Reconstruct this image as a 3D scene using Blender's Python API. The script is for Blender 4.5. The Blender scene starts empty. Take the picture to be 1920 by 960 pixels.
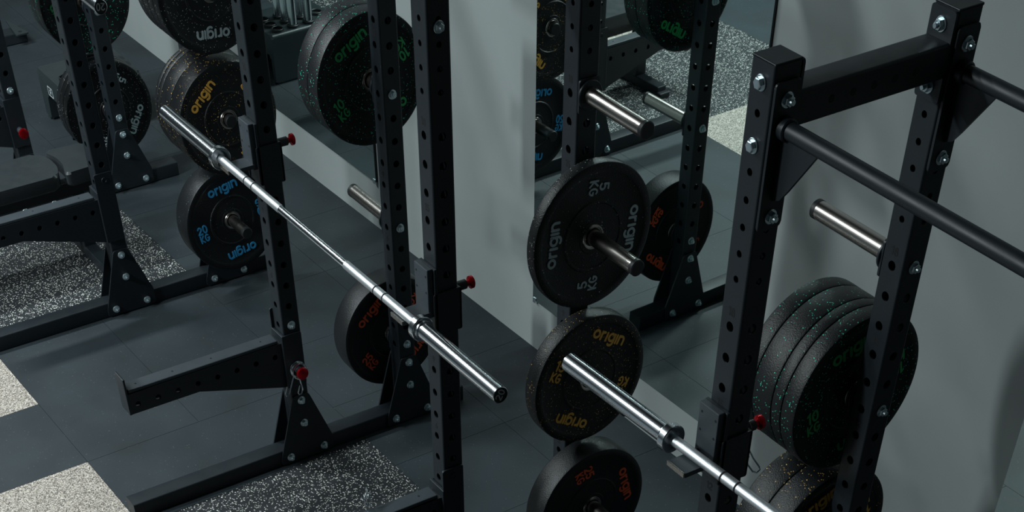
import bpy, bmesh, math, random
from mathutils import Vector, Matrix
random.seed(7)
S = bpy.context.scene
COL = S.collection
PI = math.pi

# ------------------------------------------------------------------ camera
PITCH, YAW, ROLL, FPX = 0.8959546, 0.5828843, 0.0006895, 2712.861
cyw, syw, cpt, spt = math.cos(YAW), math.sin(YAW), math.cos(PITCH), math.sin(PITCH)
fw = Vector((-cyw*cpt, syw*cpt, -spt))
rt = fw.cross(Vector((0, 0, 1))).normalized()
dn = fw.cross(rt)
rt, dn = math.cos(ROLL)*rt + math.sin(ROLL)*dn, -math.sin(ROLL)*rt + math.cos(ROLL)*dn
cam = bpy.data.cameras.new('camera')
camo = bpy.data.objects.new('camera', cam)
COL.objects.link(camo)
m = Matrix((rt, -dn, -fw)).transposed().to_4x4()
m.translation = Vector((4.439003, -3.425246, 3.532518))
camo.matrix_world = m
cam.sensor_fit = 'HORIZONTAL'
cam.sensor_width = 36
cam.lens = FPX/1920*36
cam.shift_x = 9.538/1920
cam.shift_y = 1207.487/1920
cam.clip_end = 100
S.camera = camo

# ------------------------------------------------------------------ light
S.view_settings.view_transform = 'Standard'
S.view_settings.look = 'None'
S.view_settings.gamma = 1
S.view_settings.use_curve_mapping = False
S.view_settings.exposure = 0.0
w = bpy.data.worlds.new('world'); S.world = w; w.use_nodes = True
w.node_tree.nodes['Background'].inputs[0].default_value = (0.40, 0.62, 0.70, 1)
w.node_tree.nodes['Background'].inputs[1].default_value = 0.021

def lamp(name, loc, size, power, col, target=None, sy=None):
    l = bpy.data.lights.new(name, 'AREA'); l.energy = power; l.color = col
    l.shape = 'RECTANGLE'; l.size = size; l.size_y = sy or size
    o = bpy.data.objects.new(name, l); COL.objects.link(o); o.location = loc
    d = (Vector(target) - Vector(loc)) if target else Vector((0, 0, -1))
    o.rotation_euler = d.to_track_quat('-Z', 'Y').to_euler()
    return o
COOL = (0.87, 0.98, 1.0)
# linear ceiling lights running towards the mirror wall
lamp('ceiling_light', (-3.7, -3.4, 4.6), 0.30, 205, COOL, sy=2.0)
lamp('ceiling_light', (-1.9, -4.8, 4.6), 0.30, 150, COOL, sy=2.0)
lamp('ceiling_light', (-7.2, -3.4, 4.6), 0.36, 22, COOL, sy=2.2)
lamp('ceiling_light', (-0.7, -7.8, 4.6), 0.36, 560, COOL, sy=2.2)

# ------------------------------------------------------------------ materials
def nt(name):
    m = bpy.data.materials.new(name); m.use_nodes = True
    return m, m.node_tree, m.node_tree.nodes['Principled BSDF']
def mat(name, col, rough=.5, metal=0., noise=0., nscale=30., bump=0., bscale=200., spec=.5, aniso=0.):
    m, t, b = nt(name)
    b.inputs['Base Color'].default_value = (*col, 1)
    b.inputs['Roughness'].default_value = rough
    b.inputs['Metallic'].default_value = metal
    b.inputs['Specular IOR Level'].default_value = spec
    tc = t.nodes.new('ShaderNodeTexCoord')
    if noise:
        n = t.nodes.new('ShaderNodeTexNoise'); n.inputs['Scale'].default_value = nscale; n.inputs['Detail'].default_value = 5
        t.links.new(tc.outputs['Object'], n.inputs['Vector'])
        r = t.nodes.new('ShaderNodeMapRange')
        r.inputs['From Min'].default_value = .3; r.inputs['From Max'].default_value = .7
        r.inputs['To Min'].default_value = max(0.03, rough-noise); r.inputs['To Max'].default_value = min(1, rough+noise)
        t.links.new(n.outputs[0], r.inputs[0]); t.links.new(r.outputs[0], b.inputs['Roughness'])
    if bump:
        n = t.nodes.new('ShaderNodeTexNoise'); n.inputs['Scale'].default_value = bscale; n.inputs['Detail'].default_value = 3
        t.links.new(tc.outputs['Object'], n.inputs['Vector'])
        k = t.nodes.new('ShaderNodeBump'); k.inputs['Strength'].default_value = bump; k.inputs['Distance'].default_value = .002
        t.links.new(n.outputs[0], k.inputs['Height']); t.links.new(k.outputs[0], b.inputs['Normal'])
    return m
M = {}
M['black'] = mat('black_powder_coat', (.0095, .0145, .0195), .46, 0, .05, 12, .08, 500)
M['cap'] = mat('black_plastic', (.012, .013, .015), .5)
M['liner'] = mat('dark_liner_plastic', (.036, .046, .055), .5, 0, .06, 20)
M['mark'] = mat('stamped_mark', (.003, .003, .004), .8)
M['steel'] = mat('worn_steel', (.46, .43, .40), .27, 1)
M['chrome'] = mat('chrome', (.80, .84, .88), .19, 1)
M['zinc'] = mat('zinc_bolt', (.72, .84, .88), .33, 1)
M['red'] = mat('red_anodised', (.50, .008, .015), .28, .8)
M['pad'] = mat('black_vinyl', (.022, .027, .031), .45, 0, .06, 18, .15, 300)
M['foam'] = mat('black_foam', (.015, .016, .018), .6, 0, .05, 20, .3, 250)
M['box'] = mat('dark_painted_steel', (.020, .028, .031), .38, 0, .06, 10)
M['edge'] = mat('mirror_edge', (.02, .03, .03), .25)
M['grey_mark'] = mat('grey_print', (.30, .36, .38), .5)
M['white_mark'] = mat('pale_print', (.45, .50, .52), .5)

# knurled shaft
m_, t, b = nt('knurled_steel'); M['knurl'] = m_
b.inputs['Base Color'].default_value = (.72, .75, .78, 1); b.inputs['Metallic'].default_value = 1; b.inputs['Roughness'].default_value = .42
tc = t.nodes.new('ShaderNodeTexCoord'); n = t.nodes.new('ShaderNodeTexVoronoi'); n.inputs['Scale'].default_value = 700
k = t.nodes.new('ShaderNodeBump'); k.inputs['Strength'].default_value = .3; k.inputs['Distance'].default_value = .001
t.links.new(tc.outputs['Object'], n.inputs['Vector']); t.links.new(n.outputs[0], k.inputs['Height']); t.links.new(k.outputs[0], b.inputs['Normal'])

# mirror glass
m_, t, b = nt('mirror_glass'); M['mirror'] = m_
b.inputs['Base Color'].default_value = (.70, .83, .80, 1); b.inputs['Metallic'].default_value = 1; b.inputs['Roughness'].default_value = .012

# wall paint
m_, t, b = nt('grey_wall_paint'); M['wall'] = m_
tc = t.nodes.new('ShaderNodeTexCoord'); n = t.nodes.new('ShaderNodeTexNoise'); n.inputs['Scale'].default_value = 2.2; n.inputs['Detail'].default_value = 6
r = t.nodes.new('ShaderNodeValToRGB'); r.color_ramp.elements[0].position = .3; r.color_ramp.elements[1].position = .75
r.color_ramp.elements[0].color = (.275, .304, .300, 1); r.color_ramp.elements[1].color = (.315, .344, .340, 1)
t.links.new(tc.outputs['Object'], n.inputs['Vector']); t.links.new(n.outputs[0], r.inputs[0]); t.links.new(r.outputs[0], b.inputs['Base Color'])
b.inputs['Roughness'].default_value = .55
n2 = t.nodes.new('ShaderNodeTexNoise'); n2.inputs['Scale'].default_value = 160; t.links.new(tc.outputs['Object'], n2.inputs['Vector'])
k = t.nodes.new('ShaderNodeBump'); k.inputs['Strength'].default_value = .12; k.inputs['Distance'].default_value = .002
t.links.new(n2.outputs[0], k.inputs['Height']); t.links.new(k.outputs[0], b.inputs['Normal'])

def flecked(name, base, fleck, scale, thr, rough=.6, bump=.25, bscale=130, warp=.0, spec=.5, fl_rough=None, var=.0):
    """rubber crumb: random voronoi chips of another colour in a base"""
    m, t, b = nt(name)
    tc = t.nodes.new('ShaderNodeTexCoord')
    vec = tc.outputs['Object']
    nz = t.nodes.new('ShaderNodeTexNoise'); nz.inputs['Scale'].default_value = scale*.7; nz.inputs['Detail'].default_value = 2
    t.links.new(vec, nz.inputs['Vector'])
    mx = t.nodes.new('ShaderNodeVectorMath'); mx.operation = 'MULTIPLY_ADD'
    mx.inputs[1].default_value = (warp/scale,)*3
    t.links.new(nz.outputs['Color'], mx.inputs[0]); t.links.new(vec, mx.inputs[2])
    v = t.nodes.new('ShaderNodeTexVoronoi'); v.inputs['Scale'].default_value = scale
    t.links.new(mx.outputs[0], v.inputs['Vector'])
    sep = t.nodes.new('ShaderNodeSeparateColor'); t.links.new(v.outputs['Color'], sep.inputs[0])
    g = t.nodes.new('ShaderNodeMath'); g.operation = 'GREATER_THAN'; g.inputs[1].default_value = thr
    t.links.new(sep.outputs[0], g.inputs[0])
    d = t.nodes.new('ShaderNodeMath'); d.operation = 'LESS_THAN'; d.inputs[1].default_value = .42
    t.links.new(v.outputs['Distance'], d.inputs[0])
    a = t.nodes.new('ShaderNodeMath'); a.operation = 'MULTIPLY'
    t.links.new(g.outputs[0], a.inputs[0]); t.links.new(d.outputs[0], a.inputs[1])
    # brightness of each chip varies
    br = t.nodes.new('ShaderNodeMath'); br.operation = 'MULTIPLY_ADD'; br.inputs[1].default_value = .75; br.inputs[2].default_value = .25
    t.links.new(sep.outputs[1], br.inputs[0])
    a2 = t.nodes.new('ShaderNodeMath'); a2.operation = 'MULTIPLY'; t.links.new(a.outputs[0], a2.inputs[0]); t.links.new(br.outputs[0], a2.inputs[1])
    mix = t.nodes.new('ShaderNodeMix'); mix.data_type = 'RGBA'
    mix.inputs['A'].default_value = (*base, 1); mix.inputs['B'].default_value = (*fleck, 1)
    if var:      # worn, scuffed patches
        vn = t.nodes.new('ShaderNodeTexNoise'); vn.inputs['Scale'].default_value = 3.5; vn.inputs['Detail'].default_value = 8
        t.links.new(vec, vn.inputs['Vector'])
        vr = t.nodes.new('ShaderNodeMapRange'); vr.inputs['From Min'].default_value = .3; vr.inputs['From Max'].default_value = .7
        vr.inputs['To Min'].default_value = 1-var*.6; vr.inputs['To Max'].default_value = 1+var
        t.links.new(vn.outputs[0], vr.inputs[0])
        vs_ = t.nodes.new('ShaderNodeVectorMath'); vs_.operation = 'SCALE'; vs_.inputs[0].default_value = base
        t.links.new(vr.outputs[0], vs_.inputs['Scale']); t.links.new(vs_.outputs[0], mix.inputs['A'])
    t.links.new(a2.outputs[0], mix.inputs['Factor']); t.links.new(mix.outputs['Result'], b.inputs['Base Color'])
    b.inputs['Roughness'].default_value = rough; b.inputs['Specular IOR Level'].default_value = spec
    n = t.nodes.new('ShaderNodeTexNoise'); n.inputs['Scale'].default_value = bscale; n.inputs['Detail'].default_value = 6
    t.links.new(vec, n.inputs['Vector'])
    k = t.nodes.new('ShaderNodeBump'); k.inputs['Strength'].default_value = bump; k.inputs['Distance'].default_value = .003
    t.links.new(n.outputs[0], k.inputs['Height']); t.links.new(k.outputs[0], b.inputs['Normal'])
    return m
M['mat_speck'] = flecked('black_rubber_light_flecks', (.012, .015, .018), (.85, .84, .78), 150, .60, .75, .1, 100, .9)
M['tile_dark'] = flecked('dark_rubber_tile', (.0165, .0240, .0295), (.11, .135, .15), 220, .988, .62, .12, 60, .5, var=.35)
M['joint'] = mat('tile_joint', (.012, .015, .017), .8)

# beige granule tile
m_, t, b = nt('beige_granule_rubber'); M['beige'] = m_
tc = t.nodes.new('ShaderNodeTexCoord'); v = t.nodes.new('ShaderNodeTexVoronoi'); v.inputs['Scale'].default_value = 260
t.links.new(tc.outputs['Object'], v.inputs['Vector'])
sep = t.nodes.new('ShaderNodeSeparateColor'); t.links.new(v.outputs['Color'], sep.inputs[0])
r = t.nodes.new('ShaderNodeValToRGB'); r.color_ramp.interpolation = 'CONSTANT'
el = r.color_ramp.elements; el[0].position = 0; el[0].color = (.09, .08, .07, 1); el[1].position = .2; el[1].color = (.26, .225, .195, 1)
e = el.new(.5); e.color = (.43, .375, .325, 1)
e = el.new(.8); e.color = (.64, .58, .51, 1)
t.links.new(sep.outputs[0], r.inputs[0]); t.links.new(r.outputs[0], b.inputs['Base Color']); b.inputs['Roughness'].default_value = .8

FL = {'amber': (1.0, .62, .18), 'green': (.06, .9, .58), 'grey': (.55, .62, .62), 'blue': (.10, .30, .40), 'none': (.05, .05, .05)}
TX = {'amber': (1.0, .52, .09), 'green': (.03, .42, .12), 'grey': (.50, .60, .64), 'blue': (.04, .34, .68), 'red': (.80, .11, .035)}
for k_, c in FL.items():
    M['rubber_'+k_] = flecked('crumb_rubber_'+k_, (.0065, .008, .0095), c, 235, {'none': .995, 'blue': .985}.get(k_, .935), .42, .45, 260, .7, spec=.42)
M['rubber_red'] = M['rubber_none']
for k_, c in TX.items():
    M['text_'+k_] = mat('lettering_'+k_, c, .5)

# ------------------------------------------------------------------ mesh helpers
def obj(name, bm, mats, parent=None, smooth=False, loc=None):
    me = bpy.data.meshes.new(name)
    bmesh.ops.recalc_face_normals(bm, faces=bm.faces[:])
    bm.to_mesh(me); bm.free()
    for x in (mats if isinstance(mats, (list, tuple)) else [mats]): me.materials.append(M[x])
    if smooth:
        me.polygons.foreach_set('use_smooth', [True]*len(me.polygons))
        me.set_sharp_from_angle(angle=math.radians(35))
    o = bpy.data.objects.new(name, me); COL.objects.link(o)
    if parent: o.parent = parent
    if loc: o.location = loc
    return o
def empty(name, loc=(0, 0, 0), label=None, cat=None, group=None, rz=0):
    o = bpy.data.objects.new(name, None); COL.objects.link(o); o.location = loc; o.rotation_euler.z = rz
    o.empty_display_size = .1
    tag(o, label, cat, group); return o
def tag(o, label=None, cat=None, group=None, kind=None):
    if label: o['label'] = label
    if cat: o['category'] = cat
    if group: o['group'] = group
    if kind: o['kind'] = kind
    return o
def box(bm, x0, x1, y0, y1, z0, z1, bev=0., mi=0):
    r = bmesh.ops.create_cube(bm, size=1)
    vs = r['verts']
    for v in vs:
        v.co = Vector(((x0+x1)/2+v.co.x*(x1-x0), (y0+y1)/2+v.co.y*(y1-y0), (z0+z1)/2+v.co.z*(z1-z0)))
    fs = list({f for v in vs for f in v.link_faces})
    for f in fs: f.material_index = mi
    if bev:
        es = list({e for v in vs for e in v.link_edges})
        r = bmesh.ops.bevel(bm, geom=es, offset=bev, segments=2, affect='EDGES', profile=.5)
        for f in r['faces']: f.material_index = mi
def lathe(bm, prof, origin=(0, 0, 0), axis='x', n=32, mi=0, caps=True):
    """prof: list of (along, radius)"""
    ox, oy, oz = origin
    rings = []
    for (a, r) in prof:
        if r < 1e-6:
            rings.append([bm.verts.new(P3(axis, a, 0, 0, origin))]); continue
        rings.append([bm.verts.new(P3(axis, a, r*math.cos(2*PI*i/n), r*math.sin(2*PI*i/n), origin)) for i in range(n)])
    for A_, B_ in zip(rings, rings[1:]):
        for i in range(n):
            j = (i+1) % n
            if len(A_) == 1 and len(B_) == 1: continue
            if len(A_) == 1: f = bm.faces.new((A_[0], B_[i], B_[j]))
            elif len(B_) == 1: f = bm.faces.new((A_[i], A_[j], B_[0]))
            else: f = bm.faces.new((A_[i], A_[j], B_[j], B_[i]))
            f.material_index = mi
def P3(axis, a, b, c, o):
    if axis == 'x': return Vector((o[0]+a, o[1]+b, o[2]+c))
    if axis == 'y': return Vector((o[0]+b, o[1]+a, o[2]+c))
    return Vector((o[0]+b, o[1]+c, o[2]+a))
def cyl(bm, a0, a1, r, origin=(0, 0, 0), axis='x', n=24, ch=.001, mi=0):
    s = 1 if a1 > a0 else -1
    lathe(bm, [(a0, 0), (a0, r-ch), (a0+s*ch, r), (a1-s*ch, r), (a1, r-ch), (a1, 0)], origin, axis, n, mi)
def prism(bm, pts, axis, a0, a1, mi=0, bev=0.):
    """extrude a 2D polygon along axis. pts in the other two coords"""
    def mk(a, p):
        if axis == 'x': return Vector((a, p[0], p[1]))
        if axis == 'y': return Vector((p[0], a, p[1]))
        return Vector((p[0], p[1], a))
    A_ = [bm.verts.new(mk(a0, p)) for p in pts]; B_ = [bm.verts.new(mk(a1, p)) for p in pts]
    fs = [bm.faces.new(A_[::-1]), bm.faces.new(B_)]
    n = len(pts)
    for i in range(n): fs.append(bm.faces.new((A_[i], A_[(i+1) % n], B_[(i+1) % n], B_[i])))
    for f in fs: f.material_index = mi
    if bev:
        es = [e for e in set(fs[0].edges) | set(fs[1].edges)]
        bmesh.ops.bevel(bm, geom=es, offset=bev, segments=1, affect='EDGES')
def rounded(pts, r, n=4):
    """round the corners of a 2D polygon"""
    out = []
    N = len(pts)
    for i in range(N):
        p0, p1, p2 = Vector(pts[i-1]), Vector(pts[i]), Vector(pts[(i+1) % N])
        d0, d2 = (p0-p1), (p2-p1)
        rr = min(r, d0.length*.45, d2.length*.45)
        a, c = p1+d0.normalized()*rr, p1+d2.normalized()*rr
        for k in range(n+1):
            t_ = k/n
            out.append(tuple((1-t_)**2*a+2*t_*(1-t_)*p1+t_*t_*c))
    return out
def tube(bm, pts, r, n=10, mi=0, closed=False):
    """round wire through points"""
    P = [Vector(p) for p in pts]; N = len(P); rings = []
    prev = None
    for i in range(N):
        if closed: d = (P[(i+1) % N]-P[i-1]).normalized()
        else: d = ((P[i+1] if i+1 < N else P[i])-(P[i-1] if i else P[i])).normalized()
        if prev is None:
            u = d.cross(Vector((0, 0, 1)));
            if u.length < .1: u = d.cross(Vector((1, 0, 0)))
        else: u = prev-d*prev.dot(d)
        u.normalize(); prev = u; v = d.cross(u)
        rings.append([bm.verts.new(P[i]+r*(math.cos(2*PI*k/n)*u+math.sin(2*PI*k/n)*v)) for k in range(n)])
    for i in range(N if closed else N-1):
        A_, B_ = rings[i], rings[(i+1) % N]
        for k in range(n):
            f = bm.faces.new((A_[k], A_[(k+1) % n], B_[(k+1) % n], B_[k])); f.material_index = mi
    if not closed:
        bm.faces.new(rings[0][::-1]).material_index = mi; bm.faces.new(rings[-1]).material_index = mi
def copy_tree(o, parent=None):
    c = o.copy(); COL.objects.link(c); c.parent = parent
    for ch in list(o.children): copy_tree(ch, c)
    return c

# ------------------------------------------------------------------ stroke lettering
def arc(cx, cy, r, a0, a1, n=14, ry=None):
    return [(cx+r*math.cos(math.radians(a0+(a1-a0)*i/n)), cy+(ry or r)*math.sin(math.radians(a0+(a1-a0)*i/n))) for i in range(n+1)]
GL = {
 'o': (.62, [arc(.31, .29, .24, 0, 360, 24)]),
 'r': (.42, [[(.09, 0), (.09, .52)], [(.09, .30)]+arc(.30, .30, .21, 170, 80, 6)]),
 'i': (.20, [[(.10, 0), (.10, .52)]]),
 'g': (.62, [arc(.31, .29, .24, 0, 360, 24), [(.55, .52), (.55, .0)]+arc(.31, .0, .24, 0, -130, 8)]),
 'n': (.58, [[(.07, 0), (.07, .52)], [(.07, .28)]+arc(.28, .30, .22, 170, 0, 10)+[(.50, 0)]]),
 '0': (.62, [arc(.31, .5, .22, 0, 360, 24, .42)]),
 '1': (.40, [[(.08, .78), (.26, .92), (.26, .06)]]),
 '2': (.60, [arc(.29, .67, .22, 160, -30, 10)+[(.07, .08), (.53, .08)]]),
 '5': (.60, [[(.50, .92), (.14, .92), (.11, .52)]+arc(.28, .34, .24, 110, -150, 12)]),
 '3': (.60, [arc(.28, .70, .20, 150, -80, 9)+arc(.28, .29, .23, 80, -150, 10)]),
 '6': (.60, [[(.42, .92), (.12, .46)]+arc(.30, .32, .22, 150, 510, 20)]),
 '8': (.60, [arc(.30, .70, .18, 0, 360, 18), arc(.30, .29, .22, 0, 360, 20)]),
 '9': (.60, [arc(.30, .66, .22, 0, 360, 20), [(.52, .62), (.26, .08)]]),
 'K': (.62, [[(.09, .06), (.09, .94)], [(.52, .94), (.12, .47), (.54, .06)]]),
 'G': (.68, [arc(.34, .5, .26, 50, 345, 18, .42)+[(.60, .46), (.38, .46)]]),
}
def stroke_text(bm, txt, size, xf, thick=.0012, wt=.085, mi=0, depth=.0):
    """flat round stroke letters as thin raised slabs. xf: maps (u, v, w) to a 3D point; centred on u"""
    W_ = sum(GL[c][0] for c in txt)+.05*(len(txt)-1)
    u = -W_/2; lv = 0
    for c in txt:
        wd, strokes = GL[c]
        for st in strokes:
            for (p, q) in zip(st, st[1:]):
                a, b_ = Vector((p[0]+u, p[1])), Vector((q[0]+u, q[1]))
                d = b_-a
                if d.length < 1e-5: continue
                d.normalize(); nrm = Vector((-d.y, d.x))
                ang = math.atan2(nrm.y, nrm.x)
                ring = [a+wt*Vector((math.cos(ang+PI*k/4), math.sin(ang+PI*k/4))) for k in range(5)]
                ring += [b_+wt*Vector((math.cos(ang+PI+PI*k/4), math.sin(ang+PI+PI*k/4))) for k in range(5)]
                lv = (lv+1) % 7
                h = thick+lv*.00002
                top = [bm.verts.new(xf(r_.x*size, r_.y*size, h)) for r_ in ring]
                bot = [bm.verts.new(xf(r_.x*size, r_.y*size, depth)) for r_ in ring]
                f = bm.faces.new(top); f.material_index = mi
                for i in range(10):
                    f = bm.faces.new((top[i], bot[i], bot[(i+1) % 10], top[(i+1) % 10])); f.material_index = mi
        u += wd+.05

# ------------------------------------------------------------------ layout numbers (metres)
HW = .0374
RACK_A = dict(x1=-.3737, W=1.1704, yF=-1.2638, yR=-.7634)
RACK_B = dict(x1=-2.9466, W=1.1066, yF=-1.3880, yR=-.8877)
RACK_C = dict(x1=2.0568, W=1.1704, yF=-1.1834, yR=-.6669)
H = 2.291
WA = .021803
TA, TX0, TY0, T = .016004, -1.3177, -2.0458, .50966

# ------------------------------------------------------------------ setting: floor, walls, ceiling
def tp(i, j, z=0):
    return Vector((TX0+T*(i*math.cos(TA)-j*math.sin(TA)), TY0+T*(i*math.sin(TA)+j*math.cos(TA)), z))
bm = bmesh.new()
def cell(i0, i1, j0, j1, mi):
    g = .0016
    vs = [tp(i0+g, j0+g), tp(i1-g, j0+g), tp(i1-g, j1-g), tp(i0+g, j1-g)]
    lo = [v-Vector((0, 0, .004)) for v in vs]
    V = [bm.verts.new(v) for v in vs]; L = [bm.verts.new(v) for v in lo]
    bm.faces.new(V).material_index = mi
    for k in range(4): bm.faces.new((V[k], L[k], L[(k+1) % 4], V[(k+1) % 4])).material_index = mi
for blk in range(-5, 5):                     # lifting bays repeat every five tiles
    a = 2+5*blk
    if blk <= 0:
        cell(a, a+2, -2.1, 2.03, 2)          # flecked mat inside each rack
    else:
        cell(a, a+2, -2.1, 2.03, 0)
    # walkway between two bays
    cell(a-3, a-2, -2.1, 0, 1); cell(a-1, a, -2.1, 0, 1)
    cell(a-2, a-1, -1, 0, 0); cell(a-2, a-1, -2.1, -1, 0)
    cell(a-3, a-1, 0, 1, 0); cell(a-3, a-1, 1, 2.03, 0); cell(a-1, a, 0, 2.03, 0)
for i in range(-24, 24):
    cell(i+.45, i+1.45, 2.03, 3.1, 0)
    cell(i+.45, i+1.45, 3.1, 4.6, 0)
for i in range(-12, 12):
    for j in range(-12, -1):
        cell(2*i, 2*i+2, 2*j-.1, 2*j+2-.1 if j < -1 else -2.1, 0) if j < -1 else None
b0 = [bm.verts.new(Vector((x, y, -.003))) for x, y in ((-16, -14), (12, -14), (12, 1.2), (-16, 1.2))]
bm.faces.new(b0).material_index = 3
floor = obj('floor', bm, ['tile_dark', 'beige', 'mat_speck', 'joint']); floor['kind'] = 'structure'

def wpt(s, z, off=0):       # point on the mirror wall: s along it, off = distance out into the room
    return Vector((s*math.cos(WA)+off*math.sin(WA), s*math.sin(WA)-off*math.cos(WA), z))
CEIL = 4.9
bm = bmesh.new(); box(bm, -14, 10, 0, .12, -.05, CEIL)
wall = obj('wall_back', bm, 'wall'); wall.rotation_euler.z = WA; wall['kind'] = 'structure'
bm = bmesh.new(); box(bm, -14, -5.6, -.009, 0, 0, .012)
bm2 = bm; tr = obj('trim_1', bm2, 'wall'); tr.rotation_euler.z = WA; tr['kind'] = 'structure'
bm = bmesh.new(); box(bm, -14, 10, -12, .3, CEIL, CEIL+.1)
ce = obj('ceiling', bm, 'joint'); ce['kind'] = 'structure'

for k_, (s0, s1, lab) in enumerate(((-3.07, -1.828, 'tall frameless wall mirror behind the pair of green marked plates'),
                       (-.512, .748, 'tall frameless wall mirror behind the single grey marked plate, reflecting the racks'),
                       (2.055, 3.31, 'frameless wall mirror showing only its lower left edge at the bottom right corner'))):
    t_ = empty('wall_mirror', (0, 0, 0), lab, 'mirror', rz=WA)
    bm = bmesh.new(); box(bm, s0, s1, -.012, -.0005, .2335, 2.36)
    for f in bm.faces: f.material_index = 1
    for f in bm.faces:
        if f.normal.y < -.9: f.material_index = 0
    obj('glass_panel', bm, ['mirror', 'edge'], t_)
    for sx in (s0+.004, s1-.022):
        bm = bmesh.new(); box(bm, sx, sx+.018, -.016, -.0005, .2245, .246, .001)
        obj('mounting_clip', bm, 'zinc', t_)

# ------------------------------------------------------------------ rack pieces
BIG = [1.704-.0802*k for k in range(18)]
SMALL = [2.247, 2.186, 2.125, 2.064, 2.003, 1.942, 1.881, 1.821]
def upright_mesh():
    bm = bmesh.new()
    holes = sorted([(z, .0125) for z in BIG]+[(z, .0085) for z in SMALL])
    z0, z1 = .067, H
    R = .006; NS = 16
    def face(fn, flat, z0=z0, z1=z1):
        """fn(u,z) -> point; panel u in [-flat, flat] with real round openings"""
        c = .0185; z = z0
        def quad(za, zb):
            vs = [bm.verts.new(fn(-flat, za)), bm.verts.new(fn(flat, za)), bm.verts.new(fn(flat, zb)), bm.verts.new(fn(-flat, zb))]
            bm.faces.new(vs)
        rims = []
        for (hz, hr) in holes:
            quad(z, hz-c)
            inner, outer = [], []
            for k in range(NS):
                a = PI/4+2*PI*k/NS
                cx, sx = math.cos(a), math.sin(a)
                m_ = max(abs(cx), abs(sx))
                inner.append(bm.verts.new(fn(hr*cx, hz+hr*sx)))
                outer.append(bm.verts.new(fn(cx/m_*flat, hz+sx/m_*c)))
            for k in range(NS):
                bm.faces.new((inner[k], inner[(k+1) % NS], outer[(k+1) % NS], outer[k]))
            rims.append(inner)
            z = hz+c
        quad(z, z1)
        return rims
    dirs = [((1, 0), (0, 1)), ((0, 1), (-1, 0)), ((-1, 0), (0, -1)), ((0, -1), (1, 0))]
    th = .004
    for (nx, ny), (tx, ty) in dirs:
        f1 = lambda u, z, nx=nx, ny=ny, tx=tx, ty=ty: Vector((nx*HW+tx*u, ny*HW+ty*u, z))
        f2 = lambda u, z, nx=nx, ny=ny, tx=tx, ty=ty: Vector((nx*(HW-th)+tx*u, ny*(HW-th)+ty*u, z))
        r1 = face(f1, HW-R); r2 = face(f2, HW-R)
        for a, b_ in zip(r1, r2):
            for k in range(NS): bm.faces.new((a[k], a[(k+1) % NS], b_[(k+1) % NS], b_[k]))
    # rounded corners
    for q in range(4):
        a0 = q*PI/2
        cx, cy = (HW-R)*(1 if q in (0, 3) else -1), (HW-R)*(1 if q in (0, 1) else -1)
        pr = [(cx+R*math.cos(a0+PI/2*k/4), cy+R*math.sin(a0+PI/2*k/4)) for k in range(5)]
        for p_, q_ in zip(pr, pr[1:]):
            bm.faces.new([bm.verts.new((p_[0], p_[1], z0)), bm.verts.new((q_[0], q_[1], z0)), bm.verts.new((q_[0], q_[1], z1)), bm.verts.new((p_[0], p_[1], z1))])
    bmesh.ops.remove_doubles(bm, verts=bm.verts[:], dist=.00005)
    for n_, lab in enumerate(('18', '15', '12', '9', '6', '3')):      # stamped hole numbers
        z = 1.742-.2406*n_
        stroke_text(bm, lab, .022, lambda u, v, w_: Vector((u, -HW-w_, z-.011+v)), .0003, .10, mi=1)
    return bm
bm = upright_mesh()
bmesh.ops.recalc_face_normals(bm, faces=bm.faces[:])
UP = bpy.data.meshes.new('upright'); bm.to_mesh(UP); bm.free(); UP.materials.append(M['black']); UP.materials.append(M['mark'])
def upright(parent, x, y):
    o = bpy.data.objects.new('upright', UP); COL.objects.link(o); o.parent = parent; o.location = (x, y, 0)
    bm = bmesh.new(); box(bm, -HW, HW, -HW, HW, H-.004, H+.002, .0018); obj('end_cap', bm, 'black', o)
    return o
def bolt_mesh(nut=True):
    bm = bmesh.new()
    cyl(bm, 0, .003, .0165, n=24)
    lathe(bm, [(.003, 0), (.003, .0125), (.0115, .0125), (.013, .0105), (.013, 0)], n=6)
    if nut: cyl(bm, .013, .021, .0062, n=12)
    else: lathe(bm, [(.013, 0), (.0132, .008), (.0128, .0)], n=12)
    bmesh.ops.recalc_face_normals(bm, faces=bm.faces[:])
    me = bpy.data.meshes.new('bolt'); bm.to_mesh(me); bm.free(); me.materials.append(M['zinc'])
    return me
BN, BH = bolt_mesh(True), bolt_mesh(False)
def bolt(parent, loc, d='x', nut=True):
    o = bpy.data.objects.new('bolt', BN if nut else BH); COL.objects.link(o); o.parent = parent; o.location = loc
    o.rotation_euler = {'x': (0, 0, 0), '-x': (0, 0, PI), '-y': (0, 0, -PI/2), 'y': (0, 0, PI/2)}[d]
    o.rotation_euler.x = 0.4 if d == 'x' else 0
    return o

def peg(parent, x, y, z, s):
    """storage peg: steel tube on a bracket, pointing along s*x"""
    bm = bmesh.new()
    prism(bm, rounded([(-.036, -.05), (.036, -.05), (.036, .045), (-.036, .045)], .01), 'x', s*(HW+.0005), s*(HW+.007))
    cyl(bm, s*(HW+.007), s*(HW+.016), .042, n=32, ch=.002)
    br = obj('peg_bracket', bm, 'black', parent, True, (x, y, z))
    bm = bmesh.new(); lathe(bm, [(s*(HW+.016), .0245), (s*.315, .0245)], n=40)
    o = obj('storage_peg', bm, 'steel', parent, True, (x, y, z))
    bm = bmesh.new(); lathe(bm, [(s*.312, 0), (s*.312, .0250), (s*.326, .0250), (s*.329, .022), (s*.329, 0)], n=40)
    obj('end_cap', bm, 'cap', o, True)
    bolt(parent, (x-s*(HW+.0002) if s < 0 else x-HW-.0002, y, z), 'x' if s < 0 else '-x', True)

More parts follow.
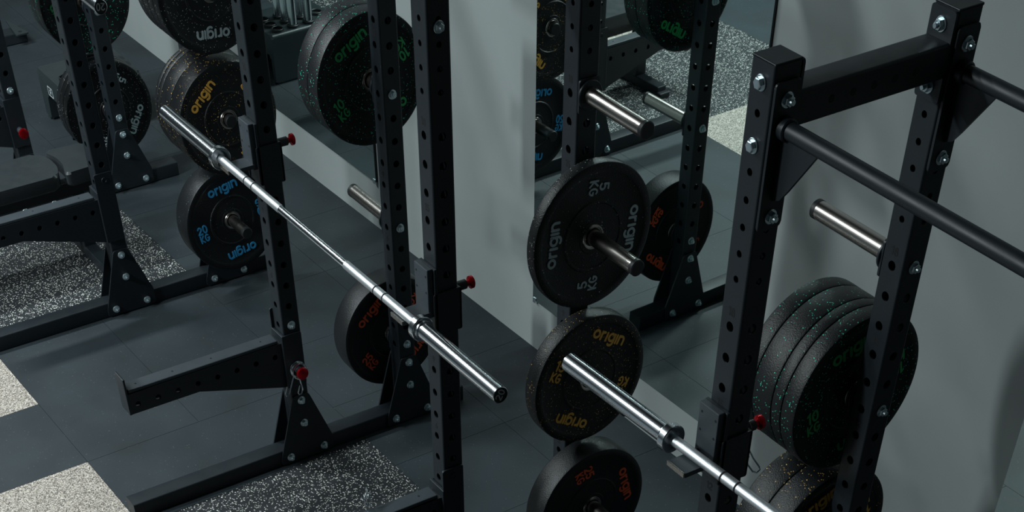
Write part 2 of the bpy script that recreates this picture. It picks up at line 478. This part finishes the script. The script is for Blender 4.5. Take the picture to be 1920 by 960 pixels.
def rack(name, R_, label, pegsL, pegsR):
    x1, W, yF, yR = R_['x1'], R_['W'], R_['yF'], R_['yR']
    t_ = empty(name, (x1, yF, 0), label, 'squat rack')
    D = yR-yF
    for x in (0, W):
        for y in (0, D): upright(t_, x, y)
        # floor tube
        bm = bmesh.new()
        pts = rounded([(x-HW, 0.0), (x+HW, 0.0), (x+HW, .067), (x-HW, .067)], .006, 3)
        prism(bm, pts, 'y', -.766, D+.262)
        f_ = obj('base_foot', bm, 'black', t_, True)
        for s in (-1, 1):
            for yy in (0, D):
                bm = bmesh.new()
                pts = rounded([(yy-.118, .006), (yy+.118, .006), (yy+.119, .075), (yy+.034, .292), (yy-.034, .292), (yy-.118, .035)], .012, 3)
                xx = x+s*(HW+.0004)
                prism(bm, pts, 'x', xx, xx+s*.007, bev=.001)
                obj('gusset_plate', bm, 'black', t_)
                for (dy, z) in ((0, .268), (0, .167), (-.077, .034), (.077, .034)):
                    bolt(t_, (xx+s*.007, yy+dy, z), 'x' if s > 0 else '-x')
        # top side beam with end plates
        bm = bmesh.new()
        prism(bm, rounded([(x-HW, 2.152), (x+HW, 2.152), (x+HW, 2.226), (x-HW, 2.226)], .007, 3), 'y', HW+.0075, D-HW-.0075)
        for k in range(5): cyl(bm, x+HW-.001, x+HW+.0003, .0085, (0, D/2+(k-2)*.061, 2.189), 'x', 16, .0001, mi=1)
        bmk = obj('side_beam', bm, ['black', 'mark'], t_, True)
        for yy, s in ((HW, 1), (D-HW, -1)):
            bm = bmesh.new()
            prism(bm, rounded([(x-HW, 2.098), (x+HW, 2.098), (x+HW, 2.288), (x-HW, 2.288)], .008, 3), 'y', yy+s*.0006, yy+s*.0075)
            obj('beam_end_plate', bm, 'black', bmk)
            for z in (2.255, 2.128):
                bolt(t_, (x, yy+s*.0075, z), 'y' if s > 0 else '-y')
                bolt(t_, (x, yy-s*(2*HW), z-(.008 if s > 0 else 0)), '-y' if s > 0 else 'y', False)
        # pull-up bar brackets
        sg = 1 if x == 0 else -1
        for yy in (0, D):
            bm = bmesh.new()
            a = x+sg*(HW+.0004)
            prism(bm, rounded([(yy-.034, 1.945), (yy+.034, 1.945), (yy+.034, 2.258), (yy-.034, 2.258)], .012, 4), 'x', a, a+sg*.007, bev=.001)
            br = obj('bar_bracket', bm, 'black', t_)
            bm = bmesh.new()
            prism(bm, [(a+sg*.006, 2.156), (a+sg*.13, 2.156), (a+sg*.05, 2.045), (a+sg*.03, 2.02), (a+sg*.006, 2.01)], 'y', yy-.004, yy+.004)
            obj('web_plate', bm, 'black', br)
            bm = bmesh.new(); cyl(bm, a+sg*.006, a+sg*.03, .024, (0, yy, 2.165), 'x', 32, .003)
            obj('weld_collar', bm, 'black', br, True)
            for z in (2.220, 1.975): bolt(t_, (a+sg*.007, yy, z), 'x' if sg > 0 else '-x')
    for yy in (0, D):
        bm = bmesh.new(); lathe(bm, [(HW+.008, .0185), (W-HW-.008, .0185)], (0, yy, 2.165), 'x', 40)
        obj('pull_up_bar', bm, 'black', t_, True)
    for z in pegsL: peg(t_, 0, D, z, -1)
    for z in pegsR: peg(t_, W, D, z, 1)
    bolt(t_, (W+HW+.0002, 0, 1.986)); bolt(t_, (HW+.0002, 0, .585))
    return t_
PG = [1.706, 1.305, .824, .346]
rack('squat_rack', RACK_A, 'black squat rack in the middle, carrying a full barbell beside the grey wall panel', PG, PG)
rack('squat_rack', RACK_B, 'black squat rack on the left with the padded bench inside it', PG, PG)
rack('squat_rack', RACK_C, 'black squat rack on the right, its flat post top and pull-up bars in view', PG, PG)

# ------------------------------------------------------------------ j-hooks
def j_hook(x, y, zb, label, wire=False):
    t_ = empty('j_hook', (x, y, zb), label, 'rack hook', 'hooks holding the barbells')
    g = .0008
    bm = bmesh.new()       # steel wrap around the upright
    for s in (-1, 1):
        prism(bm, rounded([(-.052, -.088), (.046, -.096), (.046, .04), (-.052, .04)], .007, 3), 'x', s*(HW+g), s*(HW+g+.006))
    box(bm, -HW-g-.006, HW+g+.006, HW+g, HW+g+.006, -.095, .038, .001)
    box(bm, -HW-g-.006, HW+g+.006, -HW-g-.010, -HW-g, -.09, .117, .0015)
    obj('steel_bracket', bm, 'black', t_)
    bm = bmesh.new()
    box(bm, -.040, .036, -.0685, -HW-g-.0102, -.035, .118, .0025)
    for xx in (-.028, .026):
        for zz in (-.02, .045, .095): cyl(bm, -.0693, -.0684, .0035, (xx, 0, zz), 'y', 10, .0001, mi=1)
    obj('liner_pad', bm, ['liner', 'mark'], t_)
    bm = bmesh.new()
    prism(bm, rounded([(-.160, -.0147), (-.06, -.0147), (-.06, -.028), (-.160, -.028)], .003, 2), 'x', -.031, .038)
    obj('shelf', bm, 'liner', t_)
    bm = bmesh.new()
    box(bm, -.031, .038, -.1650, -.1603, -.026, -.012, .001)
    obj('front_lip', bm, 'steel', t_)
    bm = bmesh.new()
    cyl(bm, HW+.0072, HW+.052, .0145, (0, 0, .016), 'y', 24, .002)
    hs = obj('pin_housing', bm, 'cap', t_, True)
    bm = bmesh.new()
    lathe(bm, [(HW+.052, 0), (HW+.052, .009), (HW+.062, .009), (HW+.066, .019), (HW+.075, .019), (HW+.078, .015), (HW+.078, 0)], (0, 0, .016), 'y', 24)
    obj('red_knob', bm, 'red', t_, True)['label'] = 'red anodised pull knob'
    return t_
BARZ = 1.216
j_hook(-.3737, -1.2638, BARZ, 'hook with red knob under the left end of the full middle barbell')
j_hook(.7967, -1.2638, BARZ, 'hook with red knob under the right sleeve of the full middle barbell')
hc = j_hook(2.0568, -1.1834, 1.380, 'hook with bright red knob holding the barbell at the bottom right')
j_hook(-1.84, -1.388, 1.5035, 'hook on the left rack, above the frame edge, holding the farthest barbell')
j_hook(-2.9466, -1.388, 1.5035, 'hook on the farthest front post of the left rack')
for o in list(COL.objects):
    if o.name.startswith('j_hook') and 'group' in o: del o['group']

# ------------------------------------------------------------------ safety arms
def plate_with_holes(bm, outer, holes, r, x0, x1, n=20):
    """flat plate in a y-z outline pierced by round holes, between x0 and x1"""
    loops = [outer]+[[(cy+r*math.cos(2*PI*k/n), cz+r*math.sin(2*PI*k/n)) for k in range(n)] for cy, cz in holes]
    V = []
    for x in (x0, x1):
        es, vv = [], []
        for lp in loops:
            vs = [bm.verts.new((x, a, b_)) for a, b_ in lp]; vv.append(vs)
            es += [bm.edges.new((vs[k], vs[(k+1) % len(vs)])) for k in range(len(vs))]
        bmesh.ops.triangle_fill(bm, edges=es, use_beauty=True)
        V.append(vv)
    for la, lb in zip(*V):
        for k in range(len(la)): bm.faces.new((la[k], la[(k+1) % len(la)], lb[(k+1) % len(la)], lb[k]))
def safety_arm(x, y, side, label, name='safety_arm'):
    """side: +1 raised cheek on the +x face, -1 on the -x face"""
    t_ = empty(name, (x, y, 0), label, 'safety arm')
    g = .0008
    bm = bmesh.new()
    outer = [(-HW-.012, .335), (-HW-.012, .522), (-.688, .522), (-.688, .440), (-.41, .440)]
    holes = [(-.656+.082*k, .474) for k in range(8)]
    for s in (-1, 1):
        plate_with_holes(bm, outer, holes, .0105, s*.033, s*.0285)
    box(bm, -.0285, .0285, -.688, -HW-.012, .517, .522)
    box(bm, -.0285, .0285, -.688, -.41, .440, .444)
    prism(bm, [(-.41, .440), (-HW-.012, .335), (-HW-.012, .339), (-.41, .444)], 'x', -.0285, .0285)
    beam = obj('arm_beam', bm, 'black', t_)
    bm = bmesh.new(); box(bm, -.030, .030, -.683, -.062, .5225, .536, .003)
    for yy in (-.64, -.49, -.33, -.12): cyl(bm, .5358, .5368, .004, (0, yy, 0), 'z', 10, .0002, mi=1)
    obj('rubber_strip', bm, ['liner', 'mark'], t_)
    bm = bmesh.new(); box(bm, -.036, .036, -.697, -.6885, .440, .585, .002)
    obj('end_stop', bm, 'black', t_)
    bm = bmesh.new()
    box(bm, -HW-.008, HW+.008, -HW-.012, -HW-g, .335, .553, .002)
    for s in (-1, 1):
        top = .63 if s == side else .553
        prism(bm, rounded([(-HW-.010, .335), (HW-.004, .335), (HW-.004, top), (-HW-.010, top)], .008, 3), 'x', s*(HW+g), s*(HW+g+.007))
    obj('post_sleeve', bm, 'black', t_)
    if side > 0:
        bm = bmesh.new(); lathe(bm, [(HW+.0078, .013), (HW+.0105, .012), (HW+.0105, .008), (HW+.0085, .007), (HW+.0085, 0)], (0, -.005, .600), 'x', 20)
        obj('pin_eye', bm, 'black', t_, True)
    else:
        bm = bmesh.new(); cyl(bm, HW+.0078, HW+.04, .0145, (0, -.004, .412), 'x', 24, .002)
        obj('pin_housing', bm, 'liner', t_, True)
        bm = bmesh.new(); lathe(bm, [(HW+.04, 0), (HW+.04, .011), (HW+.05, .012), (HW+.054, .0235), (HW+.064, .0235), (HW+.067, .019), (HW+.067, 0)], (0, -.004, .412), 'x', 24)
        obj('red_knob', bm, 'red', t_, True)['label'] = 'red anodised pull knob'
    return t_
safety_arm(-.3737, -1.2638, -1, 'black steel safety arm with a dark top strip, its end plate fully in view')
safety_arm(.7967, -1.2638, 1, 'black safety arm cut off by the bottom edge, beside the flecked mat')
safety_arm(-1.84, -1.388, 1, 'black safety arm with bolt holes reaching out of the left frame edge below the bench')
safety_arm(-2.9466, -1.388, -1, 'black safety arm on the farthest front post, partly behind the bench')

# ------------------------------------------------------------------ barbells
def barbell(loc, rz, label, ends=True):
    t_ = empty('barbell', loc, label, 'barbell', rz=rz)     # origin = left end, runs along +x
    L = 2.2
    bm = bmesh.new(); r = .0142
    lathe(bm, [(.43, r), (.885, r)], n=32)
    lathe(bm, [(1.32, r), (1.77, r)], n=32)
    for f in bm.faces: f.material_index = 1
    lathe(bm, [(.885, r), (.885, r-.0012), (1.32, r-.0012), (1.32, r)], n=32)
    for x in (.64, .694, 1.506, 1.56): lathe(bm, [(x-.003, r), (x-.003, r+.0004), (x+.003, r+.0004), (x+.003, r)], n=32, mi=2)
    obj('shaft', bm, ['chrome', 'knurl', 'mark'], t_, True)
    for s, x in ((1, 0), (-1, L)):
        bm = bmesh.new()
        lathe(bm, [(x, .0235), (x+s*.0015, .025), (x+s*.412, .025), (x+s*.412, .0285), (x+s*.416, .0295), (x+s*.424, .0295)], n=48)
        sl = obj('sleeve', bm, 'chrome', t_, True)
        bm = bmesh.new()
        lathe(bm, [(x+s*.421, .030), (x+s*.421, .036), (x+s*.423, .0375), (x+s*.443, .0375), (x+s*.445, .036), (x+s*.445, .0200), (x+s*.443, .0165), (x+s*.443, .0135)], n=48)
        obj('collar', bm, 'chrome', t_, True)
        bm = bmesh.new()
        lathe(bm, [(x, .0235), (x+s*.003, .0225), (x+s*.003, 0)], n=40)
        ec = obj('end_cap', bm, 'cap', sl, True)
        bm = bmesh.new()
        stroke_text(bm, '20', .026, lambda u, v, w_: Vector((x+s*(.003-w_), -s*u, v-.013)) if s < 0 else Vector((x+.003-w_, -u, v-.013)), .0005, .07)
        obj('number', bm, 'white_mark', ec)
    return t_
b1 = barbell((-.8526, -1.4199, BARZ), .0058, 'chrome barbell lying right across the middle rack, both ends in view')
b1.rotation_euler.x = 1.0
b2 = barbell((1.535, -1.3075, 1.3805), .034, 'chrome barbell at bottom right, in front of the plate with amber 15 KG lettering')
b3 = barbell((-3.297, -1.499, 1.5035), 0.0, 'chrome barbell at the upper left with only its end cap marked 20 in view')
b3.rotation_euler.x = 3.0

# ------------------------------------------------------------------ weight plates
def plate(x0, x1, y, z, kg, col, phi, label, group=None, r=.2245, text=True, kgs=True):
    """x0..x1: extent on the peg; lettering on both faces"""
    th = x1-x0
    t_ = empty('weight_plate', (x0, y, z), label, 'weight plate', group)
    e = .006
    bm = bmesh.new()
    d1 = .0025
    prof = [(d1, .026), (d1, .050), (.004, .052), (.004, .100), (.0015, .103), (.0015, .108), (.0045, .111), (.0045, .190), (.002, .195), (0, .200), (0, r-e), (e*.3, r-e*.3), (e, r)]
    prof2 = [(th-a, b_) for a, b_ in prof][::-1]
    lathe(bm, prof+[(th*.5, r+.0004)]+prof2, n=96)
    lathe(bm, [(d1, .026), (th-d1, .026)], n=48)
    body = obj('rubber_disc', bm, 'rubber_'+col, t_, True)
    for f, s in ((0, -1), (th, 1)):
        bm = bmesh.new()
        lathe(bm, [(f-s*.0030, .0390), (f-s*.0004, .0375), (f-s*.0004, .0335), (f-s*.001, .0300), (f-s*.004, .0265), (f-s*.01, .0258)], n=48)
        obj('hub_ring', bm, 'steel', t_, True)
    if text:
        f = th-.0045
        def place(name, rows, up):
            bm = bmesh.new()
            for txt, size, ang, cr, dv, wt in rows:
                ca, sa = math.cos(ang), math.sin(ang); cu, su = math.cos(up), math.sin(up)
                stroke_text(bm, txt, size, lambda u, v, w_: Vector((f+w_, cr*ca+u*su+(v+dv)*cu, cr*sa-u*cu+(v+dv)*su)), .0022, wt)
            obj(name, bm, 'text_'+col, t_)['label'] = {'amber': 'amber', 'green': 'green', 'grey': 'grey', 'blue': 'blue', 'red': 'orange red'}[col]+' raised lettering'
        p = math.radians(phi)
        for k in (0, PI):
            up = p+PI/2+k
            place('wordmark', [('origin', .050, up, .150, -.014, .080)], up)
            if kgs: place('weight_marking', [(kg, .038, up+PI/2, .150, .002, .085), ('KG', .034, up+PI/2, .150, -.036, .085)], up)
    return t_
def stack(xp, s, y, z, kg, col, phis, ds, labels, kgs=True):
    """plates on one peg, ds = boundaries measured from the post centre outward"""
    for k in range(len(ds)-1):
        a, b_ = ds[k], ds[k+1]
        x0, x1 = (xp+s*a, xp+s*b_) if s > 0 else (xp-b_, xp-a)
        plate(x0+.0004, x1-.0004, y, z-.0004, kg, col, phis[k], labels[k], text=(k == (len(ds)-2 if s > 0 else 0)), kgs=kgs)
RA, RB, RC = RACK_A, RACK_B, RACK_C
xA1, xA2, yA = RA['x1'], RA['x1']+RA['W'], RA['yR']
xB1, xB2, yB = RB['x1'], RB['x1']+RB['W'], RB['yR']
xC1, yC = RC['x1'], RC['yR']
stack(xA2, 1, yA, PG[1], '5', 'grey', [85], [.054, .098], ['thin black plate with grey 5 KG lettering, alone on its peg beside the mirror'])
stack(xA2, 1, yA, PG[2], '15', 'amber', [-28], [.054, .118], ['black plate with amber 15 KG lettering behind the tip of the bottom right barbell'])
stack(xA2, 1, yA, PG[3], '25', 'red', [-74], [.068, .168], ['thick black plate with orange red 25 KG lettering at the bottom edge'])
stack(xA1, -1, yA, PG[1], '10', 'green', [30, 80], [.105, .18, .255], ['black plate with green 10 KG lettering facing out, high on the middle rack', 'rear plate of the green speckled pair high on the middle rack'])
stack(xA1, -1, yA, PG[3], '25', 'red', [40], [.068, .172], ['thick black plate with orange red 25 KG lettering low behind the middle barbell'])
stack(xB2, 1, yB, PG[1]-.0, '5', 'grey', [10, 50, 80, 176], [.07, .13, .19, .245, .30],
      ['innermost plate of the upper stack at the top edge, against its post', 'second plate out from the post in the upper stack at the top edge', 'third plate out from the post in the upper stack at the top edge', 'outermost plate of the top edge stack, its grey wordmark upside down'], kgs=False)
stack(xB2, 1, yB, PG[2], '15', 'amber', [10, 70, 100, 42], [.058, .085, .115, .205, .305],
      ['thin innermost plate of the amber speckled stack near the left barbell end', 'thin second plate of the amber speckled stack near the left barbell end', 'thick third plate of the amber speckled stack, just behind its front plate', 'front plate of the stack with amber lettering beside the left end of the middle barbell'])
stack(xB2, 1, yB, PG[3], '20', 'blue', [10], [.068, .185], ['thick black plate with blue 20 KG lettering low behind the middle barbell'])
stack(xB1, -1, yB, PG[3], '5', 'grey', [-120, 20, 70], [.068, .115, .16, .205],
      ['front plate of the low left stack with faint grey 5 KG lettering', 'middle plate of the low left stack beside the bar holder', 'rear plate of the low left stack, nearest the bar holder'])
stack(xB1, -1, yB, PG[2], '10', 'green', [110, 30], [.11, .19, .27],
      ['plate with green lettering in the upper left corner behind the barbell end marked 20', 'rear plate of the green speckled pair in the upper left corner'])
stack(xC1, -1, yC, PG[1], '10', 'green', [16, 60, 100, 140], [.06, .115, .155, .235, .29],
      ['front plate of the right hand stack with green 10 KG lettering', 'thin second plate of the right hand green speckled stack', 'wide third plate of the right hand green speckled stack', 'rearmost plate of the right hand green speckled stack, farthest from its post'])
stack(xC1, -1, yC, PG[2], '15', 'amber', [22, 80], [.06, .15, .24],
      ['front plate of the bottom right pair with amber lettering', 'rear plate of the bottom right pair, nearest the barbell shaft'])

# ------------------------------------------------------------------ spring collars
def spring_collar(loc, label, ang=(0, 0, 0)):
    t_ = empty('spring_collar', loc, label, 'spring clip'); t_.rotation_euler = ang
    bm = bmesh.new(); pts = []
    for i in range(0, 74):
        a = 2*PI*i/24; pts.append((.002+.0085*i/24*1.0, .023*math.cos(a), .023*math.sin(a)))
    tube(bm, pts, .0022, 8)
    obj('coil', bm, 'chrome', t_, True)
    for k, (dy, x) in enumerate(((-.030, .004), (.006, .020))):
        bm = bmesh.new()
        q = [(x, dy*.3-.005, -.018), (x, dy-.002, -.062), (x, dy-.008, -.074), (x, dy-.016, -.076), (x, dy-.019, -.068), (x, dy-.010, -.046)]
        tube(bm, q, .0022, 8); obj('handle', bm, 'chrome', t_, True)
    return t_
spring_collar((-.3737+HW+.010, -1.268, .410), 'wire spring clip hung on the red pin of the middle rack').scale = (1.15, 1.3, 1.3)
spring_collar((.745, -1.57, .5625), 'wire spring clip lying on the safety arm at the bottom edge', (PI/2, 0, 1.2))
# carabiner-shaped wire clip hanging from the right hand hook pin
bm = bmesh.new()
kx, ky, kz = 2.0568, -1.1834+HW+.03, 1.396
loop = [(kx+.003, ky, kz+.016), (kx+.012, ky+.002, kz+.006), (kx+.012, ky+.004, kz-.02), (kx+.010, ky+.000, kz-.04), (kx+.012, ky-.004, kz-.048)]
tube(bm, loop, .0023, 8)
lp = [(0, 0, -.046), (.004, .026, -.092), (.008, .048, -.124), (.008, .052, -.134), (.006, .044, -.141), (.004, .031, -.134), (.002, .012, -.108), (.001, .007, -.092), (.001, .012, -.082)]
tube(bm, [(kx+.012+a, ky-.004+b_, kz+c) for a, b_, c in lp], .0023, 8)
tag(obj('wire_clip', bm, 'chrome', None, True), 'thin wire safety clip dangling from the bright red knob on the right', 'clip')

# ------------------------------------------------------------------ bench in the left rack
def pad(bm, x0, x1, y0, y1, z0, z1):
    box(bm, x0, x1, y0, y1, z0, z1, .014)
bt = empty('weight_bench', (-2.40, -1.5, 0), 'black padded adjustable weight bench standing inside the left rack', 'bench')
def lp_(bm, *a): return bm
bm = bmesh.new(); prism(bm, rounded([(-.135, -.78), (.135, -.78), (.135, .052), (.05, .085), (-.05, .085), (-.135, .052)], .03, 4), 'z', .39, .452, bev=.010)
obj('back_pad', bm, 'pad', bt, True)
bm = bmesh.new(); prism(bm, rounded([(-.135, .085), (-.04, .115), (.04, .115), (.135, .085), (.12, .29), (-.12, .29)], .03, 4), 'z', .39, .452, bev=.010)
obj('seat_pad', bm, 'pad', bt, True)
bm = bmesh.new(); box(bm, -.03, .03, -.80, .25, .30, .36, .004); box(bm, -.06, .06, -.6, -.5, .36, .389, .003); box(bm, -.06, .06, .15, .3, .36, .389, .003)
box(bm, -.03, .03, -.70, -.63, .05, .31, .004); box(bm, -.03, .03, .13, .19, .05, .31, .004)
obj('frame', bm, 'black', bt)
for yy, wd in ((-.665, .22), (.16, .27)):
    bm = bmesh.new(); box(bm, -wd, wd, yy-.03, yy+.03, .004, .055, .004); f_ = obj('floor_foot', bm, 'black', bt)
    for sx in (-1, 1):
        bm = bmesh.new(); box(bm, sx*wd-.03, sx*wd+.03, yy-.036, yy+.036, 0, .03, .006); obj('rubber_end', bm, 'cap', f_)
bm = bmesh.new(); cyl(bm, -.24, .24, .012, (0, -.84, .25), 'x', 20); box(bm, -.02, .02, -.84, -.70, .24, .31, .003); obj('roller_axle', bm, 'chrome', bt, True)
for s in (-1, 1):
    bm = bmesh.new(); cyl(bm, s*.03, s*.22, .055, (0, -.84, .25), 'x', 32, .012); obj('foam_roller', bm, 'foam', bt, True)

# ------------------------------------------------------------------ bar holder by the far wall
HX, HY, HZ = -3.78, -.71, .255
ht = empty('barbell_holder', (HX, HY, 0), 'dark steel bar holder with round sockets on the floor behind the low left plates', 'bar holder')
X0, X1, Y0, Y1 = -.17, .20, -.22, .22
bm = bmesh.new()
pr = rounded([(X0, 0), (X0, HZ), (X1, HZ), (X1, 0), (X1-.03, 0), (X1-.03, HZ-.11), (X0+.09, HZ-.11), (X0+.07, 0)], .018, 4)
prism(bm, pr, 'y', Y0, Y1, bev=.012)
obj('body', bm, 'box', ht, True)
for s, yy in ((-1, Y0), (1, Y1)):
    bm = bmesh.new()
    o_ = rounded([(-.05, .150), (.02, .150), (.02, .200), (-.05, .200)], .008, 3)
    i_ = rounded([(-.044, .156), (.014, .156), (.014, .194), (-.044, .194)], .006, 3)
    n_ = len(o_)
    for k in range(n_):
        bm.faces.new([bm.verts.new((q[0], yy+s*.001, q[1])) for q in (o_[k], o_[(k+1) % n_], i_[(k+1) % n_], i_[k])])
    bd = obj('badge_frame', bm, 'white_mark', ht)
    bm = bmesh.new()
    stroke_text(bm, 'G', .024, lambda u, v, w_: Vector((u-.015, yy+s*w_, v+.163)), .001, .12)
    obj('badge_mark', bm, 'white_mark', bd)
spots = [(cx, cy) for cx in (-.01, .07, .15) for cy in (-.15, -.05, .05, .15) if cx > 0 or cy > 0]
for (cx, cy) in spots:
    bm = bmesh.new()
    lathe(bm, [(HZ-.002, .034), (HZ+.012, .034), (HZ+.014, .031), (HZ+.012, .028), (HZ+.001, .028), (HZ+.001, 0)], (cx, cy, 0), 'z', 28)
    obj('socket', bm, 'cap', ht, True)
for (cx, cy), lab in (((.15, .05), 'nearest the wall in the front row'), ((.15, -.05), 'second from the wall in the front row'), ((.07, .05), 'nearest the wall in the middle row'),
                 ((.07, -.05), 'with a bright collar, farthest from the wall'), ((-.01, .05), 'nearest the wall in the back row')):
    t_ = empty('barbell', (HX+cx, HY+cy, HZ+.0015), 'barbell standing in the bar holder, '+lab, 'barbell', 'bars standing in the holder')
    bm = bmesh.new(); lathe(bm, [(0, 0), (0, .025), (.415, .025), (.415, 0)], (0, 0, 0), 'z', 28); obj('sleeve', bm, 'chrome', t_, True)
    bm = bmesh.new(); lathe(bm, [(.41, .036), (.45, .036), (.45, .014)], (0, 0, 0), 'z', 28); obj('collar', bm, 'chrome', t_, True)
    bm = bmesh.new(); lathe(bm, [(.445, .014), (1.77, .014)], (0, 0, 0), 'z', 20); obj('shaft', bm, 'knurl', t_, True)
    bm = bmesh.new(); lathe(bm, [(1.75, .014), (1.75, .036), (1.785, .036), (1.785, .025), (2.2, .025), (2.2, 0)], (0, 0, 0), 'z', 28); obj('sleeve', bm, 'chrome', t_, True)
# foot of the next machine along, top left corner
ft = empty('machine_foot', (-5.0, -.66, 0), 'flat steel machine foot with a bolt hole at the upper left edge', 'machine foot')
bm = bmesh.new(); box(bm, -.05, .05, -.55, .02, .001, .06, .006); obj('foot_tube', bm, 'black', ft)
bm = bmesh.new(); prism(bm, rounded([(-.16, -.03), (.10, -.06), (.10, .02)], .015, 3), 'z', .0605, .068); pp = obj('foot_plate', bm, 'box', ft)
bm = bmesh.new(); cyl(bm, .0675, .0685, .011, (.06, -.02, 0), 'z', 20, .0002); obj('bolt_hole', bm, 'mark', pp)
